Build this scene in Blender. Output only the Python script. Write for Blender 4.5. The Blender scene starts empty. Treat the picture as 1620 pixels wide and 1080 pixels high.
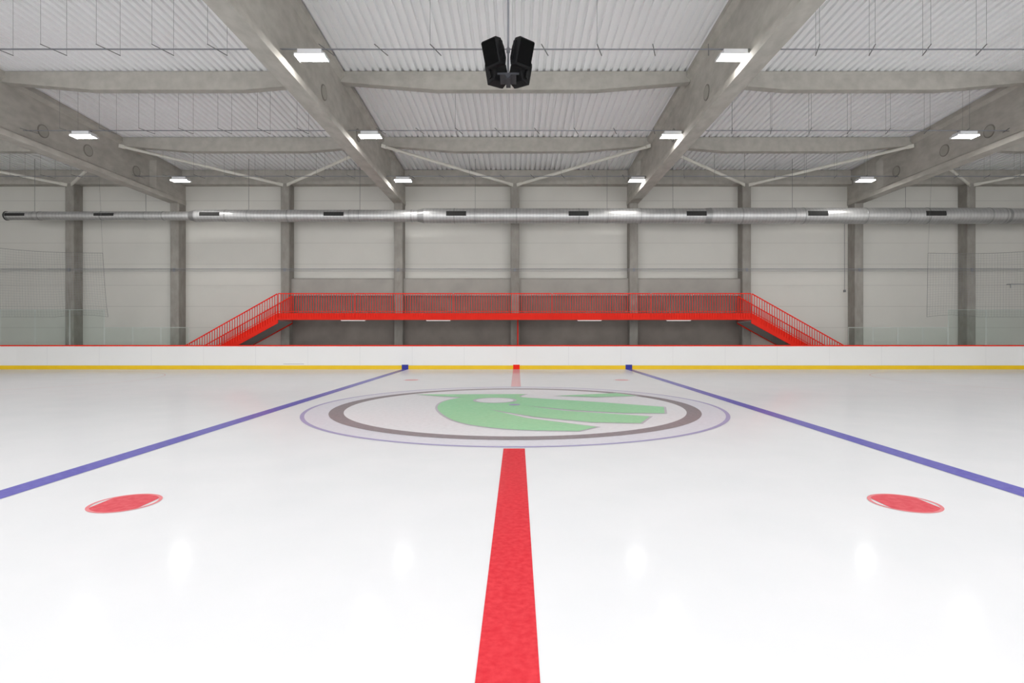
import bpy, bmesh, math, random
from mathutils import Vector, Matrix
random.seed(3)
scene = bpy.context.scene
scene.view_settings.view_transform = 'Standard'
COL = scene.collection

# ------------------------------------------------------------------ helpers
class B:
    def __init__(s): s.bm = bmesh.new()
    def box(s, x0, x1, y0, y1, z0, z1):
        r = bmesh.ops.create_cube(s.bm, size=1)
        for v in r['verts']:
            v.co = Vector(((x0+x1)/2+v.co.x*(x1-x0), (y0+y1)/2+v.co.y*(y1-y0), (z0+z1)/2+v.co.z*(z1-z0)))
        return s
    def cyl(s, p, q, r, seg=8, r2=None):
        p, q = Vector(p), Vector(q); d = q-p
        m = Matrix.Translation((p+q)/2) @ d.to_track_quat('Z', 'Y').to_matrix().to_4x4()
        bmesh.ops.create_cone(s.bm, cap_ends=True, segments=seg, radius1=r, radius2=r if r2 is None else r2, depth=d.length, matrix=m)
        return s
    def bar(s, p, q, w, h):
        p, q = Vector(p), Vector(q); d = q-p
        m = Matrix.Translation((p+q)/2) @ d.to_track_quat('X', 'Z').to_matrix().to_4x4()
        r = bmesh.ops.create_cube(s.bm, size=1)
        for v in r['verts']:
            v.co = m @ Vector((v.co.x*d.length, v.co.y*w, v.co.z*h))
        return s
    def prism(s, pts, axis, a, b):
        def P(u, v, t):
            return {'y': (u, t, v), 'x': (t, u, v), 'z': (u, v, t)}[axis]
        A = [s.bm.verts.new(P(u, v, a)) for u, v in pts]
        Bv = [s.bm.verts.new(P(u, v, b)) for u, v in pts]
        n = len(pts)
        s.bm.faces.new(A); s.bm.faces.new(Bv[::-1])
        for i in range(n):
            s.bm.faces.new((A[i], Bv[i], Bv[(i+1) % n], A[(i+1) % n]))
        return s
    def ring(s, cx, cy, r0, r1, z, seg=128):
        a = [s.bm.verts.new((cx+r0*math.cos(t), cy+r0*math.sin(t), z)) for t in [2*math.pi*i/seg for i in range(seg)]]
        b = [s.bm.verts.new((cx+r1*math.cos(t), cy+r1*math.sin(t), z)) for t in [2*math.pi*i/seg for i in range(seg)]]
        for i in range(seg):
            j = (i+1) % seg
            s.bm.faces.new((a[i], b[i], b[j], a[j]))
        return s
    def poly(s, pts, z):
        s.bm.faces.new([s.bm.verts.new((x, y, z)) for x, y in pts]); return s
    def obj(s, name, mat=None, parent=None, smooth=False, bevel=0, normals=True, **kw):
        if normals: bmesh.ops.recalc_face_normals(s.bm, faces=s.bm.faces[:])
        me = bpy.data.meshes.new(name); s.bm.to_mesh(me); s.bm.free()
        o = bpy.data.objects.new(name, me); COL.objects.link(o)
        if mat: me.materials.append(mat)
        if smooth:
            for p in me.polygons: p.use_smooth = True
            me.set_sharp_from_angle(angle=math.radians(40))
        if bevel:
            m = o.modifiers.new('bevel', 'BEVEL'); m.width = bevel; m.segments = 2; m.limit_method = 'ANGLE'
        if parent: o.parent = parent
        for k, v in kw.items(): o[k] = v
        return o

def empty(name, loc=(0, 0, 0), **kw):
    o = bpy.data.objects.new(name, None); COL.objects.link(o); o.location = loc
    o.empty_display_size = 0.2
    for k, v in kw.items(): o[k] = v
    return o

def place(o, parent_loc):
    o.matrix_parent_inverse = Matrix.Translation(parent_loc).inverted()

def srgb(r, g, b):
    f = lambda c: (c/255/12.92) if c/255 <= .04045 else ((c/255+.055)/1.055)**2.4
    return (f(r), f(g), f(b), 1)

def mat(name, c, rough=.6, metal=0, c2=None, scale=2, bump=0, spec=.5, emit=0, stretch=(1, 1, 1), bscale=None, detail=6):
    m = bpy.data.materials.new(name); m.use_nodes = True
    nt = m.node_tree; b = nt.nodes['Principled BSDF']
    b.inputs['Roughness'].default_value = rough; b.inputs['Metallic'].default_value = metal
    b.inputs['Specular IOR Level'].default_value = spec
    tc = nt.nodes.new('ShaderNodeTexCoord'); mp = nt.nodes.new('ShaderNodeMapping')
    nt.links.new(tc.outputs['Object'], mp.inputs[0]); mp.inputs['Scale'].default_value = stretch
    n = nt.nodes.new('ShaderNodeTexNoise'); n.inputs['Scale'].default_value = scale; n.inputs['Detail'].default_value = detail
    nt.links.new(mp.outputs[0], n.inputs[0])
    r = nt.nodes.new('ShaderNodeValToRGB'); r.color_ramp.elements[0].position = .3; r.color_ramp.elements[1].position = .7
    r.color_ramp.elements[0].color = c2 or tuple(x*.93 for x in c[:3])+(1,); r.color_ramp.elements[1].color = c
    nt.links.new(n.outputs[0], r.inputs[0]); nt.links.new(r.outputs[0], b.inputs['Base Color'])
    if bump:
        bn = nt.nodes.new('ShaderNodeTexNoise'); bn.inputs['Scale'].default_value = bscale or scale*8; bn.inputs['Detail'].default_value = 5
        nt.links.new(mp.outputs[0], bn.inputs[0])
        bp = nt.nodes.new('ShaderNodeBump'); bp.inputs['Strength'].default_value = bump; bp.inputs['Distance'].default_value = .02
        nt.links.new(bn.outputs[0], bp.inputs['Height']); nt.links.new(bp.outputs[0], b.inputs['Normal'])
    if emit:
        b.inputs['Emission Color'].default_value = (1, .985, .965, 1); b.inputs['Emission Strength'].default_value = emit
    return m

def ice_mat(name, c, c2=None, scale=12):
    """frosted ice: a matte scattering layer mixed with a satin reflective surface"""
    m = mat(name, c, rough=.13, c2=c2, scale=scale, spec=.35)
    nt = m.node_tree; b = nt.nodes['Principled BSDF']; b.inputs['IOR'].default_value = 1.31
    tc = nt.nodes['Texture Coordinate']
    n = nt.nodes.new('ShaderNodeTexNoise'); n.inputs['Scale'].default_value = 1.3; n.inputs['Detail'].default_value = 3
    nt.links.new(tc.outputs['Object'], n.inputs[0])
    mr = nt.nodes.new('ShaderNodeMapRange'); mr.inputs['To Min'].default_value = .09; mr.inputs['To Max'].default_value = .15
    nt.links.new(n.outputs[0], mr.inputs[0]); nt.links.new(mr.outputs[0], b.inputs['Roughness'])
    n2 = nt.nodes.new('ShaderNodeTexNoise'); n2.inputs['Scale'].default_value = 9; n2.inputs['Detail'].default_value = 4
    nt.links.new(tc.outputs['Object'], n2.inputs[0])
    bp = nt.nodes.new('ShaderNodeBump'); bp.inputs['Strength'].default_value = .1; bp.inputs['Distance'].default_value = .004
    nt.links.new(n2.outputs[0], bp.inputs['Height']); nt.links.new(bp.outputs[0], b.inputs['Normal'])
    df = nt.nodes.new('ShaderNodeBsdfDiffuse'); ms = nt.nodes.new('ShaderNodeMixShader'); ms.inputs[0].default_value = .6
    nt.links.new(nt.nodes['Color Ramp'].outputs[0], df.inputs[0])
    nt.links.new(b.outputs[0], ms.inputs[1]); nt.links.new(df.outputs[0], ms.inputs[2])
    nt.links.new(ms.outputs[0], nt.nodes['Material Output'].inputs[0])
    return m

def lined(m, period, width, offset, axis, dark):
    nt = m.node_tree; b = nt.nodes['Principled BSDF']
    src = b.inputs['Base Color'].links[0].from_socket
    tc = nt.nodes['Texture Coordinate']; sx = nt.nodes.new('ShaderNodeSeparateXYZ'); nt.links.new(tc.outputs['Object'], sx.inputs[0])
    a = nt.nodes.new('ShaderNodeMath'); a.operation = 'ADD'; a.inputs[1].default_value = 1000*period+offset
    nt.links.new(sx.outputs[axis], a.inputs[0])
    mo = nt.nodes.new('ShaderNodeMath'); mo.operation = 'MODULO'; mo.inputs[1].default_value = period; nt.links.new(a.outputs[0], mo.inputs[0])
    lt = nt.nodes.new('ShaderNodeMath'); lt.operation = 'LESS_THAN'; lt.inputs[1].default_value = width; nt.links.new(mo.outputs[0], lt.inputs[0])
    mx = nt.nodes.new('ShaderNodeMix'); mx.data_type = 'RGBA'
    nt.links.new(lt.outputs[0], mx.inputs[0]); nt.links.new(src, mx.inputs[6]); mx.inputs[7].default_value = dark
    nt.links.new(mx.outputs[2], b.inputs['Base Color'])

# ------------------------------------------------------------------ materials
M_conc = mat('concrete', srgb(186, 182, 174), .85, c2=srgb(170, 166, 158), scale=3.5, bump=.08)
M_concb = mat('concrete_beam', srgb(190, 186, 178), .85, c2=srgb(170, 166, 158), scale=4.0, bump=.08, stretch=(1, .5, 1), detail=9)
M_colm = mat('concrete_column', srgb(162, 158, 151), .85, c2=srgb(140, 136, 129), scale=3.5, bump=.12, stretch=(1, 1, .5), detail=9)
M_plug = mat('plug_concrete', srgb(138, 134, 127), .85, scale=4)
M_plug2 = mat('plug_face', srgb(168, 164, 155), .85, scale=4)
M_base = mat('concrete_base', srgb(176, 172, 165), .85, c2=srgb(162, 158, 152), scale=1.1, bump=.08)
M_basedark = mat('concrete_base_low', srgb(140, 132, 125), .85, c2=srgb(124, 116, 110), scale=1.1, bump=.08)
M_wall = mat('wall_panel', srgb(214, 212, 205), .6, c2=srgb(209, 207, 200), scale=.6)
lined(M_wall, 1.1, .022, .25, 2, srgb(190, 188, 182))
M_deck = mat('roof_sheet', srgb(253, 253, 254), .45, c2=srgb(251, 251, 252), scale=.8)
M_floor = mat('hall_floor', srgb(120, 120, 120), .7, scale=2)
M_ice = ice_mat('ice', srgb(241, 241, 243), srgb(237, 238, 240), 1.2)
M_red = ice_mat('ice_red', srgb(234, 72, 80), srgb(220, 54, 64), 22)
M_blue = ice_mat('ice_blue', srgb(126, 122, 197), srgb(114, 110, 188), 14)
M_lilac = ice_mat('ice_lilac', srgb(234, 233, 241))
M_lilacline = ice_mat('ice_lilac_line', srgb(184, 178, 214))
M_white = ice_mat('ice_white', srgb(244, 244, 247))
M_ringg = ice_mat('ice_ring', srgb(162, 155, 158), srgb(150, 143, 147), 14)
M_green = ice_mat('ice_green', srgb(178, 231, 188), srgb(168, 226, 180))
M_outline = ice_mat('ice_outline', srgb(210, 208, 215))  # light grey of the emblem outlines
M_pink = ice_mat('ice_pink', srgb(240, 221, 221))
M_redfar = ice_mat('ice_red_sheen', srgb(242, 192, 192), srgb(240, 182, 184), 22)  # far red paint, grazing ice reflection mixed into the colour
M_board = mat('board_white', srgb(240, 240, 239), .3, c2=srgb(237, 237, 236), scale=.5)
lined(M_board, 2.4, .010, 0, 0, srgb(217, 217, 218))
M_yellow = mat('kick_yellow', srgb(242, 204, 30), .4, c2=srgb(238, 198, 26), spec=.3)
M_redp = mat('paint_red', srgb(242, 38, 8), .5, c2=srgb(236, 32, 6), spec=.2)
M_bluep = mat('paint_blue', srgb(15, 25, 150), .4)
M_steel = mat('galvanised', srgb(206, 206, 205), .42, metal=.7, c2=srgb(192, 192, 191), scale=3)
lined(M_steel, .16, .02, 0, 0, srgb(178, 178, 178))
M_joint = mat('duct_joint', srgb(172, 172, 172), .4, metal=.7)
M_grille = mat('grille_dark', srgb(42, 42, 42), .6, spec=.2)
lined(M_grille, .05, .015, 0, 0, srgb(80, 80, 78))
M_brace = mat('brace_paint', srgb(228, 225, 215), .5)
M_wire = mat('wire', srgb(120, 120, 120), .5, metal=.2)
M_tray = mat('tray', srgb(142, 144, 150), .45, metal=.3)
M_black = mat('speaker_black', srgb(20, 20, 22), .5, bump=.2, scale=20, spec=.2)
M_bracket = mat('speaker_bracket', srgb(58, 60, 66), .5, metal=.3)
M_grillb = mat('speaker_grille', srgb(10, 10, 11), .8, bump=.5, scale=60, spec=.1)
M_house = mat('lamp_housing', srgb(225, 226, 228), .5)
M_lamp = mat('lamp_diffuser', srgb(255, 255, 255), .5, emit=56)
M_tube = mat('tube_diffuser', srgb(255, 255, 255), .5, emit=.5)
M_soffit = mat('stair_soffit', srgb(205, 203, 200), .7)
M_net = mat('net_cord', srgb(156, 158, 158), .8)
M_glass = bpy.data.materials.new('rink_glass'); M_glass.use_nodes = True
nt = M_glass.node_tree; nt.nodes.clear()
o_ = nt.nodes.new('ShaderNodeOutputMaterial'); mx = nt.nodes.new('ShaderNodeMixShader'); tr = nt.nodes.new('ShaderNodeBsdfTransparent')
gl = nt.nodes.new('ShaderNodeBsdfGlossy'); gl.inputs['Roughness'].default_value = .03
tr.inputs[0].default_value = srgb(249, 252, 251); fr = nt.nodes.new('ShaderNodeFresnel'); fr.inputs[0].default_value = 1.2
nt.links.new(fr.outputs[0], mx.inputs[0]); nt.links.new(tr.outputs[0], mx.inputs[1]); nt.links.new(gl.outputs[0], mx.inputs[2]); nt.links.new(mx.outputs[0], o_.inputs[0])
M_gedge = mat('glass_edge', srgb(196, 206, 202), .3)

# ------------------------------------------------------------------ dimensions
WALL_Y = 16.2; COL_Y = 15.6
def roofz(y): return 10.73 - .0417*abs(y)
GX = [-17.45, -6.02, 5.98, 17.45]
CX = [-28.6, -22.8, -17.44, -11.8, -6.02, -.08, 5.98, 11.74, 17.47, 23.2, 29.0]
HX = 33

# ------------------------------------------------------------------ setting
B().box(-HX, HX, -18, WALL_Y+.3, -.25, -.05).obj('floor', M_floor, kind='structure')
B().box(-HX, HX, WALL_Y, WALL_Y+.3, -.05, roofz(WALL_Y)+.2).obj('wall_north', M_wall, kind='structure')
for nm, x0, x1 in (('wall_west', -HX-.3, -HX), ('wall_east', HX, HX+.3)):  # unseen side walls, added to dim the ends of the far wall
    B().prism([(-18, -.05), (WALL_Y+.3, -.05), (WALL_Y+.3, roofz(WALL_Y)+.2), (0, roofz(0)+.2), (-18, roofz(18)+.2)], 'x', x0, x1).obj(nm, M_wall, kind='structure')
b = B(); pitch = .25; x = -HX; prof = []
while x < HX:
    prof += [(x, 0), (x+.14, 0), (x+.158, .075), (x+.232, .075)]; x += pitch
prof.append((HX, 0))
ys = [-18, 0, WALL_Y]
rows = [[b.bm.verts.new((px, y, roofz(y)+dz)) for px, dz in prof] for y in ys]
for r0, r1 in zip(rows, rows[1:]):
    for i in range(len(prof)-1):
        b.bm.faces.new((r0[i], r1[i], r1[i+1], r0[i+1]))
b.obj('ceiling', M_deck, normals=False, kind='structure')

# ------------------------------------------------------------------ concrete frame
for i, cx in enumerate(CX):
    girder = min(abs(cx-g) for g in GX) < .2
    top = 8.3 if girder else 9.3
    w = .22
    b = B(); b.prism([(cx-w+.03, COL_Y), (cx+w-.03, COL_Y), (cx+w, COL_Y+.03), (cx+w, WALL_Y), (cx-w, WALL_Y), (cx-w, COL_Y+.03)], 'z', -.05, top)
    b.obj('concrete_column', M_colm, label="grey precast concrete column standing against the panelled hall wall", category="column", group="concrete wall columns")

for gi, gx in enumerate(GX):
    root = empty('concrete_girder', (gx, 0, 8.3), label="deep precast concrete roof girder spanning across the ice hall", category="beam", group="concrete roof girders")
    b = B()
    ysl = [-18, -13, 0, 13.6, 13.9, WALL_Y-.005]
    b0 = 8.3
    def sec(y, wt):
        t = roofz(y)-.02
        h = [(-.25, b0), (.25, b0), (.25, b0+.20), (wt, b0+.30), (wt, t-.30), (.24, t-.18), (.24, t), (-.24, t), (-.24, t-.18), (-wt, t-.30), (-wt, b0+.30), (-.25, b0+.20)]
        return [b.bm.verts.new((gx+u, y, v)) for u, v in h]
    R = [sec(y, .10 if y < 13.7 else .23) for y in ysl]
    b.bm.faces.new(R[0]); b.bm.faces.new(R[-1][::-1])
    for p, q in zip(R, R[1:]):
        for k in range(12):
            b.bm.faces.new((p[k], p[(k+1) % 12], q[(k+1) % 12], q[k]))
    g = b.obj('girder_body', M_concb, root); place(g, root.location)
    s = 1 if gx < 0 else -1
    for hy in ([4.6, 8.2] if abs(gx) < 10 else [7.8, 9.9, 12.7]):
        b = B(); X = gx+s*.10
        b.cyl((X, hy, 9.05), (X+s*.02, hy, 9.05), .24, 32)
        p = b.obj('web_plug', M_plug, root, smooth=True, label="round concrete plug in the girder web"); place(p, root.location)
        q = B().cyl((X+s*.02, hy, 9.05), (X+s*.025, hy, 9.05), .20, 32).obj('plug_face', M_plug2, p, smooth=True)

bays = list(zip([-HX]+GX, GX+[HX]))
for y in (-10.2, -4.7, .8, 6.3, 11.8):
    for a, c in bays:
        a2 = a+(.12 if a > -HX else 0); c2 = c-(.12 if c < HX else 0)
        t = roofz(y)-.01; L = c2-a2
        pts = [(a2, t), (c2, t), (c2, t-.36), (c2-.27*L, t-.62), (a2+.27*L, t-.62), (a2, t-.36)]
        if a == -HX: pts = [(a2, t), (c2, t), (c2, t-.36), (c2-3.1, t-.62), (a2+3, t-.62), (a2, t-.4)]
        B().prism(pts, 'y', y-.14, y+.14).obj('concrete_purlin', M_conc, label="grey concrete purlin with deeper middle, spanning between roof girders", category="beam", group="concrete roof purlins")
for a, c in bays:
    a2 = a+(.25 if a > -HX else 0); c2 = c-(.25 if c < HX else 0)
    B().prism([(15.75, 9.3), (WALL_Y, 9.3), (WALL_Y, roofz(WALL_Y)-.01), (15.85, roofz(15.85)-.01), (15.85, 9.5), (15.75, 9.5)], 'x', a2, c2).obj('edge_beam', M_conc, label="concrete edge beam along the top of the hall wall", category="beam", group="concrete edge beams")

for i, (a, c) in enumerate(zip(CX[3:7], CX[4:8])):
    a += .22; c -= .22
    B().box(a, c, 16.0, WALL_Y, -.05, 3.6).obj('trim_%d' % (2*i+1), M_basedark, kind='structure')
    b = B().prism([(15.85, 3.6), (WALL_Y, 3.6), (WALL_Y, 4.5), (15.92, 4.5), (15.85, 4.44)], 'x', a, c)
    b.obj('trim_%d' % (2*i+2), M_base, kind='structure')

YB = 11.75
def brace(cx, gx, s):
    p = (cx, 15.6, 9.22); q = (gx+s*.13, YB-.2, 9.82)
    pv, qv = Vector(p), Vector(q); d = (qv-pv).normalized()
    b = B().cyl(pv+d*.25, qv-d*.2, .07, 12)
    b.bar(pv, pv+d*.3, .03, .16); b.bar(qv-d*.25, qv, .03, .16)
    b.obj('roof_brace', M_brace, smooth=True, label="cream-painted steel tube brace under the roof", category="brace", group="roof braces")
for cx, gl_, gr_ in ((-.08, -6.02, 5.98), (-11.8, -17.45, -6.02), (11.74, 5.98, 17.45)):
    brace(cx-.1, gl_, 1); brace(cx+.1, gr_, -1)
brace(-22.7, -17.45, -1); brace(23.1, 17.45, 1); brace(-22.9, -28.4, 1); brace(23.3, 28.6, -1)

# ------------------------------------------------------------------ ice
NY = -12.9; FY = 12.9; HL = 30; CR = 7
def outline(off=0, n=14):
    pts = []
    for sx, sy, a0 in ((1, -1, -90), (1, 1, 0), (-1, 1, 90), (-1, -1, 180)):
        cx, cy = sx*(HL-CR), sy*(FY-CR)
        for i in range(n+1):
            t = math.radians(a0+90*i/n); pts.append((cx+(CR+off)*math.cos(t), cy+(CR+off)*math.sin(t)))
    return pts
ice = B().prism(outline(-.005), 'z', -.05, 0).obj('ice_sheet', M_ice, label="glossy white ice surface of a hockey rink with painted lines", category="ice rink")
def mark(b, name, m, parent=ice, **kw): return b.obj(name, m, parent, **kw)
mark(B().poly([(-.15, -12.88), (.15, -12.88), (.15, -4.55), (-.15, -4.55)], .003), 'centre_line', M_red, label="red centre line, coral red near half")
mark(B().poly([(-.15, 4.55), (.15, 4.55), (.15, 12.88), (-.15, 12.88)], .003), 'centre_line', M_redfar, label="far half of the centre line, pinkish from painted-in ice sheen")
for x in (-5.12, 5.17):
    mark(B().poly([(x-.14, -12.88), (x+.14, -12.88), (x+.14, 12.88), (x-.14, 12.88)], .003), 'blue_line', M_blue, label="blue zone line painted on the ice")
M_spot = ice_mat('ice_spot_red', srgb(236, 108, 116), srgb(224, 84, 94), 16)
M_spotrim = ice_mat('ice_spot_rim', srgb(238, 140, 145), srgb(238, 154, 157), 16)
def spot(x, y, R=.30, m=M_spot, m2=M_spotrim):
    b = B(); b.ring(x, y, R*.90, R, .003, 64)
    pts = []
    r = R*.90; c = R*.76
    for i in range(64):
        t = 2*math.pi*i/64; px, py = r*math.cos(t), r*math.sin(t)
        pts.append((x+max(-c, min(c, px)), y+py))
    mark(b, 'face_off_rim', m2, label="pale red rim of a face-off spot")
    mark(B().poly(pts, .003), 'face_off_spot', m, label="red face-off spot with white side crescents")
for x in (-3.68, 3.72):
    spot(x, -7.02); spot(x, 7.0, m=M_redfar, m2=M_pink)  # far spots use paler copies with the ice sheen painted in
for x in (-17.7, 17.8):
    mark(B().ring(x, 7, 4.47, 4.52, .003, 96), 'face_off_circle', M_pink, label="thin pale pink face-off circle")  # pale pink ring, lighter than the near red marks
em = B().ring(0, 0, 0.001, 4.40, .003).obj('centre_emblem', M_lilac, ice, label="round centre-ice emblem with green winged arrow")
mark(B().ring(0, 0, 4.40, 4.48, .004), 'rim_line', M_lilacline, em)
mark(B().ring(0, 0, 3.66, 3.95, .006), 'grey_ring', M_ringg, em)
mark(B().ring(0, 0, .001, 3.66, .006), 'white_field', M_white, em)
def chaikin(pts, k=2):
    for _ in range(k):
        out = [pts[0]]
        for p, q in zip(pts, pts[1:]):
            out += [(p[0]*.75+q[0]*.25, p[1]*.75+q[1]*.25), (p[0]*.25+q[0]*.75, p[1]*.25+q[1]*.75)]
        out.append(pts[-1]); pts = out
    return pts
top_curve = chaikin([(.27, 2.36), (.02, 1.75), (.45, 1.42), (1.71, .80), (3.26, -.22)])
belly = chaikin([(1.05, -3.22), (-.05, -3.12), (-.95, -2.50), (-1.42, -1.47), (-1.74, -.27), (-1.74, .85), (-1.36, 1.62)])
wing = ([(-2.65, 2.30)]+top_curve+[(3.02, -1.18), (2.2, -1.15), (1.2, -.72), (.2, .0), (1.0, -.80), (2.62, -1.60),
        (2.25, -2.42), (1.4, -2.32), (.4, -1.68), (-.55, -.60), (.2, -1.80), (1.42, -2.80)]+belly+[(-1.87, 1.80)])
tail = chaikin([(1.05, 1.95), (1.9, 2.3), (2.74, 2.62)], 1)+[(3.14, 1.95), (2.05, 1.66)]
def offset(pts, d):
    n = len(pts); out = []
    area = sum(pts[i][0]*pts[(i+1)%n][1]-pts[(i+1)%n][0]*pts[i][1] for i in range(n)); s = 1 if area > 0 else -1
    for i in range(n):
        p0, p1, p2 = Vector(pts[i-1]), Vector(pts[i]), Vector(pts[(i+1) % n])
        e1, e2 = (p1-p0).normalized(), (p2-p1).normalized()
        n1, n2 = Vector((e1.y, -e1.x))*s, Vector((e2.y, -e2.x))*s
        m_ = (n1+n2)
        if m_.length < .3: m_ = n1
        m_.normalize(); k = d/max(.7, m_.dot(n1)); q = p1+m_*k; out.append((q.x, q.y))
    return out
b = B(); b.poly(offset(wing, .05), .009); b.poly(offset(tail, .05), .009); mark(b, 'arrow_outline', M_outline, em)
b = B(); b.poly(wing, .012); b.poly(tail, .012); mark(b, 'winged_arrow', M_green, em)
mark(B().ring(-.5, .97, .001, .46, .015, 48), 'eye', M_white, em)
mark(B().ring(-.5, .97, .45, .53, .0155, 48), 'eye_rim', M_outline, em)
mark(B().ring(-.02, .15, .001, .13, .015, 32), 'centre_spot', M_lilacline, em)

# ------------------------------------------------------------------ boards
def path(off):
    P = []
    for i in range(11):
        t = math.radians(9*i); P.append((HL-CR+(CR+off)*math.cos(t), FY-CR+(CR+off)*math.sin(t)))
    Q = [(-x, y) for x, y in P[::-1]]
    return [(HL+off, 0)]+P+Q+[(-HL-off, 0)]
def band(o0, o1, z0, z1):
    b = B(); A, C = path(o0), path(o1)
    V = [[b.bm.verts.new((*p, z)) for p in L] for L, z in ((A, z0), (A, z1), (C, z1), (C, z0))]
    n = len(A)
    for k in range(4):
        U, W = V[k], V[(k+1) % 4]
        for i in range(n-1): b.bm.faces.new((U[i], U[i+1], W[i+1], W[i]))
    b.bm.faces.new([V[k][0] for k in range(4)]); b.bm.faces.new([V[k][-1] for k in range(4)][::-1])
    return b
boards = empty('rink_boards', (0, FY, 0), label="white rink boards with red cap rail and yellow kick strip", category="rink boards")
def bp(b, name, m, **kw):
    o = b.obj(name, m, boards, **kw); place(o, boards.location); return o
bp(band(0, .11, -.05, 1.06), 'board_panel', M_board)
bp(band(-.012, 0, 0, .18), 'kick_strip', M_yellow, label="yellow kick strip")
bp(band(-.02, .16, 1.06, 1.115), 'cap_rail', M_redp, label="red cap rail")
for x, m in ((-5.12, M_bluep), (0, M_redp), (5.17, M_bluep)):
    bp(B().box(x-.15, x+.15, FY-.022, FY-.012, 0, .215), 'line_mark', m)
bp(B().box(-10.72, -9.77, FY-.006, FY, .24, .255), 'gate_gap', M_joint, label="thin bottom gap of a player gate")
def glass(x0, x1, h, n):
    for i in range(n):
        a = x0+(x1-x0)*i/n+.012; c = x0+(x1-x0)*(i+1)/n-.012
        root = empty('glass_screen', ((a+c)/2, FY+.07, 1.115), label="clear greenish %s safety glass standing on the boards" % ("tall" if h > 1.2 else "low"), category="glass screen", group="safety glass on the boards")
        g = B().box(a, c, FY+.06, FY+.075, 1.115, 1.115+h).obj('glass_pane', M_glass, root); place(g, root.location)
        e = B().box(a, c, FY+.058, FY+.077, 1.115+h, 1.13+h).box(a, a+.012, FY+.056, FY+.0595, 1.12, 1.115+h).box(c-.012, c, FY+.056, FY+.0595, 1.12, 1.115+h).obj('glass_edge', M_gedge, root); place(e, root.location)
glass(-19.0, -15.1, .8, 3); glass(-25.4, -19.0, 1.62, 4)
glass(15.3, 19.9, .8, 4); glass(19.9, 25.2, 1.62, 3)
def net(s, xin, xtop, top_in, top_out):
    xo = s*26.5; z0 = 2.42; y = FY+.35
    L = abs(xo-xin); n = int(L/.13); m = 26
    def P(k, t):
        xa = xin+(xtop-xin)*t**.7; x = xa+(xo-xa)*k
        zt = top_in+(top_out-top_in)*k-.16*math.sin(math.pi*k)
        zb = z0+.10*math.sin(math.pi*min(1, k*3.2))
        return (x, y+.05*math.sin(7*k)*(1-t), zb+(zt-zb)*t)
    b = B()
    for i in range(n+1):
        for j in range(4): b.bar(P(i/n, j/4), P(i/n, (j+1)/4), .005, .005)
    for j in range(m+1):
        for i in range(12): b.bar(P(i/12, j/m), P((i+1)/12, j/m), .005, .005)
    root = empty('safety_net', (xin, y, z0), label="grey protective netting hung above the tall rink glass", category="net", group="safety nets")
    o = b.obj('mesh_panel', M_net, root); place(o, root.location)
    b = B()
    for i in range(12):
        b.cyl(P(i/12, 1), P((i+1)/12, 1), .009, 6); b.cyl(P(i/12, 0), P((i+1)/12, 0), .006, 6)
    for j in range(6): b.cyl(P(0, j/6), P(0, (j+1)/6), .009, 6)
    q = P(0, 1); b.cyl(q, (q[0]+s*.3, y+.1, roofz(y)-.01), .004, 5)
    o = b.obj('border_rope', M_wire, root); place(o, root.location)
net(-1, -19.05, -19.3, 5.4, 5.95); net(1, 19.15, 19.2, 5.4, 5.75)

# ------------------------------------------------------------------ viewing gallery
GY0, GY1 = 13.8, 15.5; GL, GR = -11.37, 11.2; GZ = 2.5
gal = empty('viewing_gallery', (0, 14.6, 0), label="red steel viewing gallery with railings and a stair at each end", category="gallery")
def gp(b, name, m, parent=None, **kw):
    o = b.obj(name, m, parent or gal, **kw)
    if parent is None: place(o, gal.location)
    return o
gp(B().box(GL, GR, GY0+.04, GY1, GZ-.16, GZ), 'deck', M_basedark, label="dark deck slab")
gp(B().box(GL, GR, GY0, GY0+.04, GZ-.2, GZ+.12), 'fascia', M_redp, label="solid red fascia")
gp(B().box(.03, .10, GY1-.12, GY1-.05, -.05, GZ-.16), 'support_post', M_redp)
RZ = 3.55; slope = .564
def rail_panel(x0, x1, y, zf):
    b = B(); n = max(1, round(abs(x1-x0)/.12))
    z0, z1 = zf(x0), zf(x1); lo = .85
    b.bar((x0, y, z0), (x1, y, z1), .05, .045)
    b.bar((x0, y, z0-lo), (x1, y, z1-lo), .03, .025)
    for i in range(n+1):
        x = x0+(x1-x0)*i/n; z = zf(x); w = .026
        b.box(x-w/2, x+w/2, y-.01, y+.01, z-lo-.32, z)
    return b
edges = [GL, -7.7, -3.0, 1.7, 6.4, GR]
for a, c in zip(edges, edges[1:]):
    gp(rail_panel(a+.03, c-.03, GY0-.02, lambda x: RZ), 'railing_panel', M_redp)
for s, x0 in ((-1, GL), (1, GR)):
    run = GZ/slope; xe = x0+s*run
    zf = lambda x: RZ-abs(x-x0)*slope
    fl = B()
    for y0 in (GY0, GY1-.04):
        fl.prism([(x0, GZ+.14), (xe, .14), (xe, -.05), (xe-s*.45, -.05), (x0, GZ-.36)], 'y', y0, y0+.04)
    gp(fl, 'stair_stringer', M_redp, label="red solid steel stair stringers")
    gp(rail_panel(x0+s*.02, xe, GY0-.02, zf), 'stair_railing', M_redp)
    gp(rail_panel(x0+s*.02, xe, GY1-.02, zf), 'stair_railing', M_redp)
    b = B(); n = 15; r = run/n
    for i in range(1, n):
        z = GZ-i*GZ/n; xa = x0+s*(i-1)*r
        b.box(min(xa, xa+s*r*1.1), max(xa, xa+s*r*1.1), GY0+.04, GY1-.04, z-.04, z)
    gp(b, 'stair_treads', M_soffit, label="grey stair treads")
    b = B(); b.prism([(x0, GZ-.24), (xe-s*.4, 0.02), (xe-s*.5, -.02), (x0, GZ-.30)], 'y', GY0+.06, GY1-.06)
    gp(b, 'stair_soffit', M_soffit, label="pale stair soffit")
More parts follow.
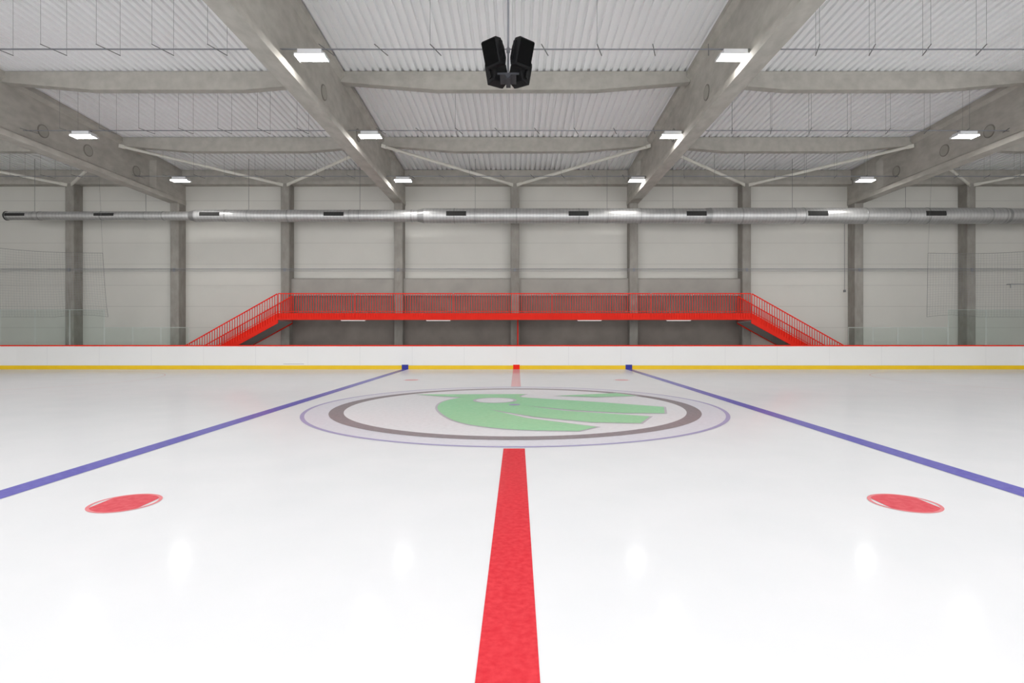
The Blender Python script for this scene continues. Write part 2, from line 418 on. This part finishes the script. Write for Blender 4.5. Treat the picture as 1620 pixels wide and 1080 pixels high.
for x in (-8.05, -3.85, 3.6, 8.0):
    root = empty('batten_light', (x, 14.7, GZ-.16), label="slim white batten lamp fixed under the red gallery deck", category="lamp", group="batten lamps under the gallery")
    o = B().box(x-.6, x+.6, 14.62, 14.78, GZ-.20, GZ-.16).obj('lamp_housing', M_brace, root); place(o, root.location)
    o = B().box(x-.58, x+.58, 14.63, 14.77, GZ-.23, GZ-.20).obj('diffuser', M_tube, root); place(o, root.location)

# ------------------------------------------------------------------ duct
DY, DZ = 14.3, 7.36
duct = empty('ventilation_duct', (0, DY, DZ), label="long galvanised round ventilation duct stepping up in diameter", category="duct")
def dp(b, name, m, **kw):
    o = b.obj(name, m, duct, **kw); place(o, duct.location); return o
secs = [(-24.75, -15.7, .21), (-15.7, -4.62, .29), (-4.62, 9.26, .36), (9.26, 23.7, .385), (23.7, 30, .36)]
for a, c, r in secs:
    dp(B().cyl((a+.15, DY, DZ), (c, DY, DZ), r, 40), 'duct_section', M_steel, smooth=True)
for i, (a, c, r) in enumerate(secs):
    pr = secs[i-1][2] if i else r
    dp(B().cyl((a-.15 if i else a, DY, DZ), (a+.15, DY, DZ), pr+.004 if i else r, 40, r+.004), 'duct_reducer', M_joint, smooth=True)
    x = a+1.6
    while x < c-.4:
        dp(B().cyl((x, DY, DZ), (x+.05, DY, DZ), r+.012, 40), 'duct_collar', M_joint, smooth=True); x += 3.0
dp(B().cyl((-24.77, DY, DZ), (-24.72, DY, DZ), .225, 40), 'end_cap', M_grille, smooth=True, label="dark closed duct end")
def rad(x):
    for a, c, r in secs:
        if x < c: return r
    return .36
for x in (-24.2, -19.9, -14.76, -8.79, -2.89, 2.98, 8.64, 14.45, 20.11):
    r = rad(x); b = B()
    hw = .48
    A = [math.radians(t) for t in (156, 163, 170, 178, 185, 191)]
    inn = [(DY+(r-.02)*math.cos(t), DZ+(r-.02)*math.sin(t)) for t in A]; out = [(DY+(r+.016)*math.cos(t), DZ+(r+.016)*math.sin(t)) for t in A]
    b.prism(inn+out[::-1], 'x', x-hw, x+hw)
    dp(b, 'duct_grille', M_grille, label="dark slotted air outlet")
for x in (-23.4, -18, -13, -7.6, -2.0, 4.4, 7.6, 13.4, 18.9, 25):
    r = rad(x)
    dp(B().cyl((x, DY, DZ+r-.02), (x, DY, roofz(DY)-.005), .009, 6), 'duct_hanger', M_wire)
    dp(B().cyl((x-.02, DY, DZ), (x+.02, DY, DZ), r+.004, 40), 'duct_clamp', M_joint)

# ------------------------------------------------------------------ lamps and trays
lamp0 = empty('high_bay_lamp', (0, 0, 0), label="bright rectangular high-bay lamp hung under the cable tray", category="lamp", group="high-bay lamps")
h = (B().prism([(-.385, -.03), (-.372, -.03), (-.372, 0), (.372, 0), (.372, -.03), (.385, -.03), (.385, .04), (.3, .04), (.3, .13), (-.3, .13), (-.3, .04), (-.385, .04)], 'y', -.19, .19)
     .obj('lamp_housing', M_house, lamp0))
d = B().box(-.37, .37, -.18, .18, -.008, -.001).obj('diffuser', M_lamp, lamp0)
hk = B().box(-.25, .25, -.02, .02, .13, .2).obj('bracket', M_wire, lamp0)
parts = [h, d, hk]
LR = [-9.4, -3.9, 1.6, 7.1, 12.65]
spots_ = [(x, y) for y in LR for x in (-15.28, -5.15, 5.5, 15.87)]
for i, (x, y) in enumerate(spots_):
    if i == 0: root = lamp0
    else:
        root = lamp0.copy(); COL.objects.link(root)
        for p in parts:
            q = p.copy(); q.parent = root; COL.objects.link(q)
    root.location = (x, y, 8.6)
for y in (1.6, 7.1, 12.65):
    root = empty('cable_tray', (0, y, 8.8), label="thin cable tray with cross rungs hung under the roof", category="cable tray", group="cable trays")
    b = B()
    b.box(-HX+1, HX-1, y-.012, y+.012, 8.80, 8.825)
    b.cyl((-HX+1, y-.1, 8.78), (HX-1, y-.1, 8.76), .01, 6)
    o = b.obj('tray_rail', M_tray, root); place(o, root.location)
    rg = B(); wr = B(); x = -31.0; k = 0
    while x < 31:
        near = min(abs(x-g) for g in GX)
        rg.bar((x-.1, y-.28, 8.795), (x+.1, y+.28, 8.795), .022, .012)
        if near > .4 and (abs(x) > 6 or k % 3 == 0):
            wr.cyl((x-.1, y-.27, 8.8), (x-.1, y-.27, roofz(y-.27)-.005), .004, 4)
            if abs(x) > 6: wr.cyl((x+.1, y+.27, 8.8), (x+.1, y+.27, roofz(y+.27)-.005), .004, 4)
        x += 1.38; k += 1
    o = rg.obj('tray_rung', M_wire, root, kind='stuff'); place(o, root.location)
    o = wr.obj('suspension_wire', M_wire, root, kind='stuff'); place(o, root.location)

b = B(); zc = 4.93
b.cyl((-HX+1, 15.54, zc), (HX-1, 15.54, zc), .018, 8); b.cyl((-HX+1, 15.54, zc-.09), (HX-1, 15.54, zc-.09), .010, 6)
for cx in CX: b.box(cx-.05, cx+.05, 15.56, COL_Y, zc-.12, zc+.05)
b.obj('wall_conduit', M_tray, label="thin grey conduit clipped across the wall columns", category="conduit")
b = B().cyl((16.9, 15.9, 3.9), (16.9, 15.9, 7.3), .012, 6).cyl((16.9, 15.9, 7.3), (16.9, 15.4, 7.3), .012, 6).box(16.86, 16.94, 15.85, 15.95, 3.78, 3.9)
b.obj('hanging_cable', M_wire, label="thin grey cable hanging beside a wall column", category="cable")
b = B().cyl((25.5, 15.95, 4.2), (25.5, 16.19, 4.2), .018, 10).cyl((25.5, 15.95, 4.2), (26.6, 15.95, 4.2), .018, 10).cyl((25.5, 15.95, 4.0), (25.5, 15.95, 4.215), .018, 10)
b.obj('wall_pipe', M_tray, smooth=True, label="short grey pipe bracket fixed to the wall panels", category="pipe")

# ------------------------------------------------------------------ loudspeakers
sx, sy = -.16, 0
clu = empty('loudspeaker_cluster', (sx, sy, 7.1), label="cluster of black loudspeakers on a steel pole from the roof", category="loudspeaker")
def cp(b, name, m, parent=clu, **kw):
    o = b.obj(name, m, parent, **kw)
    if parent is clu: place(o, clu.location)
    return o
cp(B().cyl((sx, sy, 7.25), (sx, sy, roofz(0)-.005), .022, 12).cyl((sx, sy, 7.9), (sx, sy, 8.0), .04, 12), 'pole', M_tray, smooth=True)
cp(B().box(sx-.18, sx+.18, sy-.24, sy+.24, 7.30, 7.34).box(sx-.05, sx+.05, sy-.28, sy+.28, 7.24, 7.30).cyl((sx-.24, sy-.1, 7.38), (sx+.24, sy-.1, 7.38), .022, 10).cyl((sx, sy-.24, 7.2), (sx, sy-.24, 7.3), .04, 12), 'mounting_bracket', M_bracket, label="dark steel mounting bracket")
def speaker(px, py, pz, yaw, tilt, roll, S=1):
    Mx = Matrix.Translation((px, py, pz)) @ Matrix.Rotation(roll, 4, 'Y') @ Matrix.Rotation(yaw, 4, 'Z') @ Matrix.Rotation(tilt, 4, 'X') @ Matrix.Scale(S, 4)
    b = B(); W, D_, H = .20, .34, .28
    prof = [(-D_*.5, -H+.03), (-D_*.5, H-.03), (-D_*.5+.03, H), (D_*.2, H), (D_*.5, H-.16), (D_*.5, -H+.16), (D_*.2, -H), (-D_*.5+.03, -H)]
    b.prism(prof, 'x', -W, W)
    for v in b.bm.verts:
        if v.co.y > 0: v.co.x *= 1-.9*v.co.y
    bmesh.ops.transform(b.bm, matrix=Mx, verts=b.bm.verts[:])
    cab = b.obj('loudspeaker', M_black, clu, bevel=.025); place(cab, clu.location)
    b = B().box(-W+.02, W-.02, -D_*.5-.025, -D_*.5, -H+.04, H-.04)
    bmesh.ops.transform(b.bm, matrix=Mx, verts=b.bm.verts[:])
    b.obj('speaker_grille', M_grillb, cab, bevel=.01)
    b = B().box(-W-.025, -W, -.04, .04, -.2, .2).box(W, W+.025, -.04, .04, -.2, .2).cyl((-W-.04, 0, 0), (W+.04, 0, 0), .03, 12)
    bmesh.ops.transform(b.bm, matrix=Mx, verts=b.bm.verts[:])
    b.obj('yoke', M_black, cab)
a = math.radians
speaker(sx-.29, sy-.24, 7.76, a(-35), a(14), a(-3))
speaker(sx+.29, sy-.24, 7.76, a(35), a(14), a(3))
speaker(sx-.26, sy+.30, 7.60, a(-145), a(12), a(-2))
speaker(sx+.26, sy+.30, 7.60, a(145), a(12), a(2))

# ------------------------------------------------------------------ world, camera
w = bpy.data.worlds.new('World'); scene.world = w; w.use_nodes = True
w.node_tree.nodes['Background'].inputs[0].default_value = (.99, .995, 1, 1); w.node_tree.nodes['Background'].inputs[1].default_value = 3.0
cam = bpy.data.cameras.new('Camera'); co = bpy.data.objects.new('Camera', cam); COL.objects.link(co)
co.location = (.045, -12.2, 1.6); co.rotation_euler = (math.pi/2, 0, 0)
cam.sensor_width = 36; cam.lens = 863*36/1620; cam.shift_x = -8.5/1620; cam.shift_y = -11/1620; cam.clip_end = 200
scene.camera = co
